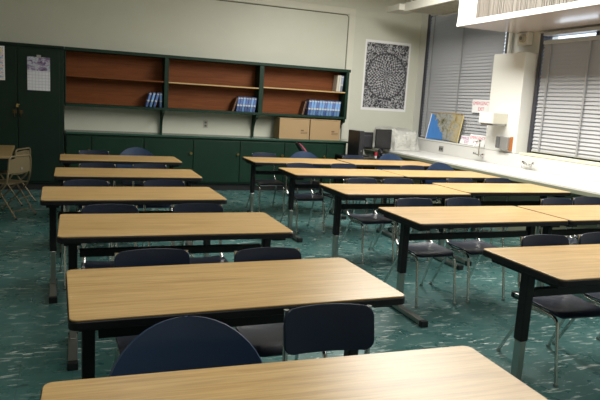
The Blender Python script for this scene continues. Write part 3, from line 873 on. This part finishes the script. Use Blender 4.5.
# ------------------------------------------------------------------ student chairs
def rows_round(hw, hh, r, nj=13, ni=11):
    """normalised rows of a rounded rectangle: yields (v, half_width)"""
    vs = []
    for k in range(5): vs.append(-hh + r*(1-math.cos(k/4*PI/2)))
    for k in range(1, ni-8): vs.append(-hh + r + (2*hh-2*r)*k/(ni-8))
    for k in range(5): vs.append(hh - r*(1-math.cos((4-k)/4*PI/2)))
    for v in vs:
        d = max(0, abs(v)-(hh-r)); w = hw - r + math.sqrt(max(0, r*r-d*d))
        yield v, max(w, .01)
ZS = .455
def make_chair():
    """faces -y, origin on the floor under the seat"""
    t = thing('school_chair', 'x', 'chair')
    bm = bmesh.new(); g = []
    for v, w in rows_round(.20, .19, .06, ni=12):
        row = []
        for j in range(13):
            u = j/6-1; x = u*w
            f = (v+.19)/.38           # 0 front 1 back
            z = ZS - .03*max(0, (.22-f)/.22)**2 - .016*(1-(x/.2)**2)*min(1, f*2.2) + .012*max(0, (f-.85)/.15)
            row.append((x, v, z))
        g.append(row)
    shell(bm, g, .012); obj('seat', bm, M_navy, t, 50, .0035)
    bm = bmesh.new(); g = []
    for v, w in rows_round(.195, .096, .04, ni=12):
        row = []
        for j in range(13):
            u = j/6-1; x = u*w
            y = .235 + (v+.1)*.16 - .035*(x/.2)**2
            z = .766 + v - .010*(x/.2)**2*(1 if v > 0 else -.6)
            row.append((x, y, z))
        g.append(row)
    shell(bm, g, .014); b = obj('backrest', bm, M_navy, t, 50, .0045)
    for s in (-1, 1):
        bm = bmesh.new()
        tube(bm, fillet([(s*.192, -.245, .012), (s*.19, -.185, ZS-.035), (s*.18, .12, ZS-.03), (s*.180, .225, ZS+.05), (s*.181, .252, .850)], .05), .0115, 10)
        obj('front_leg', bm, M_chrome, t, 60)
        bm = bmesh.new()
        tube(bm, fillet([(s*.178, -.06, ZS-.048), (s*.18, .10, ZS-.052), (s*.215, .315, .012)], .05), .0115, 10)
        obj('rear_leg', bm, M_chrome, t, 60)
        for q in ((s*.192, -.245), (s*.215, .315)):
            bm = bmesh.new(); lathe(bm, [(.015, 0), (.017, .006), (.014, .018)], (q[0], q[1], 0), 12); obj('glide', bm, M_steel, t, 40)
    bm = bmesh.new(); tube(bm, [(-.18, .085, ZS-.056), (.18, .085, ZS-.056)], .009, 8); tube(bm, [(-.188, -.10, ZS-.046), (.188, -.10, ZS-.046)], .009, 8)
    obj('cross_brace', bm, M_steel, t, 40)
    t.scale = (1.045,)*3
    return t
def make_round_chair():
    t = thing('round_back_chair', 'x', 'chair')
    bm = bmesh.new(); g = []
    n = 13
    for i in range(n):
        f = i/(n-1)                           # 0 seat front -> 1 seat rear
        y = -.20 + .40*f; w = .235*(1-.12*(1-f)**3)
        g.append([(u*w, y, ZS - .03*max(0, (.2-f)/.2)**2 - .018*(1-u*u)*min(1, f*2)) for u in [j/8-1 for j in range(17)]])
    shell(bm, g, .012); obj('seat', bm, M_navy, t, 50, .0035)
    bm = bmesh.new(); g = []
    for i in range(19):
        if i < 6:
            hh = .175*i/6; w = .277*(1-.10*((.175-hh)/.175)**2)
        else:
            a = (i-6)/12*PI/2; hh = .175 + .237*math.sin(a); w = .277*max(math.cos(a), .03)
        g.append([(u*w, .215 + hh*.16 - .07*(u*w/.277)**2, .495 + hh) for u in [math.sin((j/8-1)*PI/2) for j in range(17)]])
    shell(bm, g, .014); obj('backrest', bm, M_blue, t, 60, .0045)
    for s in (-1, 1):
        bm = bmesh.new()
        tube(bm, fillet([(s*.215, -.245, .012), (s*.195, -.165, ZS-.035), (s*.18, .12, ZS-.03), (s*.175, .225, ZS+.04), (s*.17, .25, .66)], .05), .0115, 10)
        obj('front_leg', bm, M_chrome, t, 60)
        bm = bmesh.new()
        tube(bm, fillet([(s*.178, -.06, ZS-.048), (s*.18, .10, ZS-.052), (s*.22, .315, .012)], .05), .0115, 10)
        obj('rear_leg', bm, M_chrome, t, 60)
        for q in ((s*.215, -.245), (s*.22, .315)):
            bm = bmesh.new(); lathe(bm, [(.015, 0), (.017, .006), (.014, .018)], (q[0], q[1], 0), 12); obj('glide', bm, M_steel, t, 40)
    t.scale = (1.045,)*3
    return t
c0, r0 = make_chair(), make_round_chair()
used = set()
F = 605.96
def cam_axes():
    y, p, r = (math.radians(v) for v in (20.9197, 9.2633, 3.4059))
    cy, sy, cp, sp = math.cos(y), math.sin(y), math.cos(p), math.sin(p)
    fwd = Vector((sy*cp, cy*cp, -sp)); right = Vector((cy, -sy, 0)); up = right.cross(fwd)
    cr, sr = math.cos(r), math.sin(r)
    return cr*right + sr*up, -sr*right + cr*up, fwd
# (kind, x and y of the middle of the backrest's top edge, rotation in degrees, label)
rowname = {'L1': 'nearest left-column desk', 'L2': 'second left-column desk', 'L3': 'third left-column desk', 'L4': 'fourth left-column desk', 'L5': 'fifth left-column desk', 'L6': 'farthest left-column desk',
 'ME': 'nearest desk on the right', 'MD': 'second aisle desk on the right', 'MC': 'third aisle desk on the right', 'MB': 'fourth aisle desk on the right', 'MA': 'farthest aisle desk on the right',
 'RD': 'second-row desk nearest the counter', 'RC': 'third-row desk touching the counter', 'RB': 'fourth-row desk beside the counter', 'RA': 'farthest desk beside the counter'}
chairs = [
 ('r', .392, 2.125, 0, 'L1', 'left'), ('s', 1.03, 2.28, -3, 'L1', 'right'),
 ('s', .415, 3.325, 2, 'L2', 'left'), ('s', 1.065, 3.275, 1, 'L2', 'right'),
 ('s', .272, 4.72, 0, 'L3', 'left'), ('s', .940, 4.74, 0, 'L3', 'right'),
 ('s', .126, 6.03, 2, 'L4', 'left'), ('s', .860, 6.07, 1, 'L4', 'right'),
 ('s', .285, 7.44, -2, 'L5', 'left'), ('s', .880, 7.46, 1, 'L5', 'right'),
 ('s', .293, 9.00, 0, 'L6', 'left'), ('r', .88, 9.12, 3, 'L6', 'right'),
 ('s', 2.88, 9.30, 2, 'MA', 'left'), ('r', 3.55, 9.26, -4, 'MA', 'right'),
 ('s', 4.46, 9.30, 3, 'RA', 'left'), ('r', 5.17, 9.30, 0, 'RA', 'right'),
 ('s', 2.98, 7.91, 2, 'MB', 'left'), ('s', 3.67, 7.95, -2, 'MB', 'right'),
 ('s', 4.78, 7.90, 0, 'RB', 'left'), ('r', 5.28, 7.93, 0, 'RB', 'right'),
 ('s', 3.20, 6.40, 3, 'MC', 'left'), ('s', 3.70, 6.42, -1, 'MC', 'right'),
 ('s', 4.67, 6.54, 2, 'RC', 'left'), ('s', 5.28, 6.56, 0, 'RC', 'right'),
 ('s', 3.06, 4.98, 1, 'MD', 'left'), ('s', 3.63, 5.0, 0, 'MD', 'right'),
 ('s', 4.80, 4.99, 0, 'RD', 'left'), ('s', 5.30, 5.06, 0, 'RD', 'right'),
 ('s', 3.205, 3.40, -3, 'ME', 'left'), ('s', 3.745, 3.42, 0, 'ME', 'right'),
]
for kind, x, y, a, row, side in chairs:
    src = c0 if kind == 's' else r0
    o = src if kind not in used else copy_tree(src)
    used.add(kind)
    off = .272 if kind == 's' else .29
    ar = math.radians(a)
    o.location = (x + off*math.sin(ar), y - off*math.cos(ar), FL); o.rotation_euler = (0, 0, ar)
    if kind == 's':
        o['label'] = 'navy plastic chair with chrome legs, %s seat behind the %s' % (side, rowname[row]); o['group'] = 'navy school chairs'
    else:
        o['label'] = 'round-backed blue chair at the %s seat behind the %s' % (side, rowname[row]); o['group'] = 'round-backed blue chairs'

# ------------------------------------------------------------------ light
def area(name, loc, sx, sy, power, col=(1, .985, .93), rot=(0, 0, 0)):
    l = bpy.data.lights.new(name, 'AREA'); l.shape = 'RECTANGLE'; l.size = sx; l.size_y = sy
    l.energy = power; l.color = col
    o = bpy.data.objects.new(name, l); C.objects.link(o); o.location = loc; o.rotation_euler = rot
    return o
for y, p in ((1.8, 70), (4.8, 150), (7.7, 225)):
    area('ceiling_lamp', (4.55, y, HC-.03), 1.0, 2.8, p)
for y, p in ((1.5, 45), (5.5, 20)):
    area('ceiling_lamp', (.6, y, HC-.03), .6, 2.6, p)
w = bpy.data.worlds.new('world'); bpy.context.scene.world = w; w.use_nodes = True
w.node_tree.nodes['Background'].inputs['Color'].default_value = (.85, .92, 1, 1)
w.node_tree.nodes['Background'].inputs['Strength'].default_value = 2.

# ------------------------------------------------------------------ camera
R_, U_, F_ = cam_axes()
cam = bpy.data.cameras.new('camera'); co = bpy.data.objects.new('camera', cam); C.objects.link(co)
cam.sensor_width = 36; cam.lens = F/600*36; cam.clip_start = .05
m = Matrix((R_, U_, -F_)).transposed().to_4x4(); m.translation = (0, 0, ZC)
co.matrix_world = m
sc = bpy.context.scene
sc.camera = co
sc.view_settings.view_transform = 'Standard'; sc.view_settings.look = 'None'
sc.view_settings.gamma = 1; sc.view_settings.use_curve_mapping = False
sc.view_settings.exposure = .2
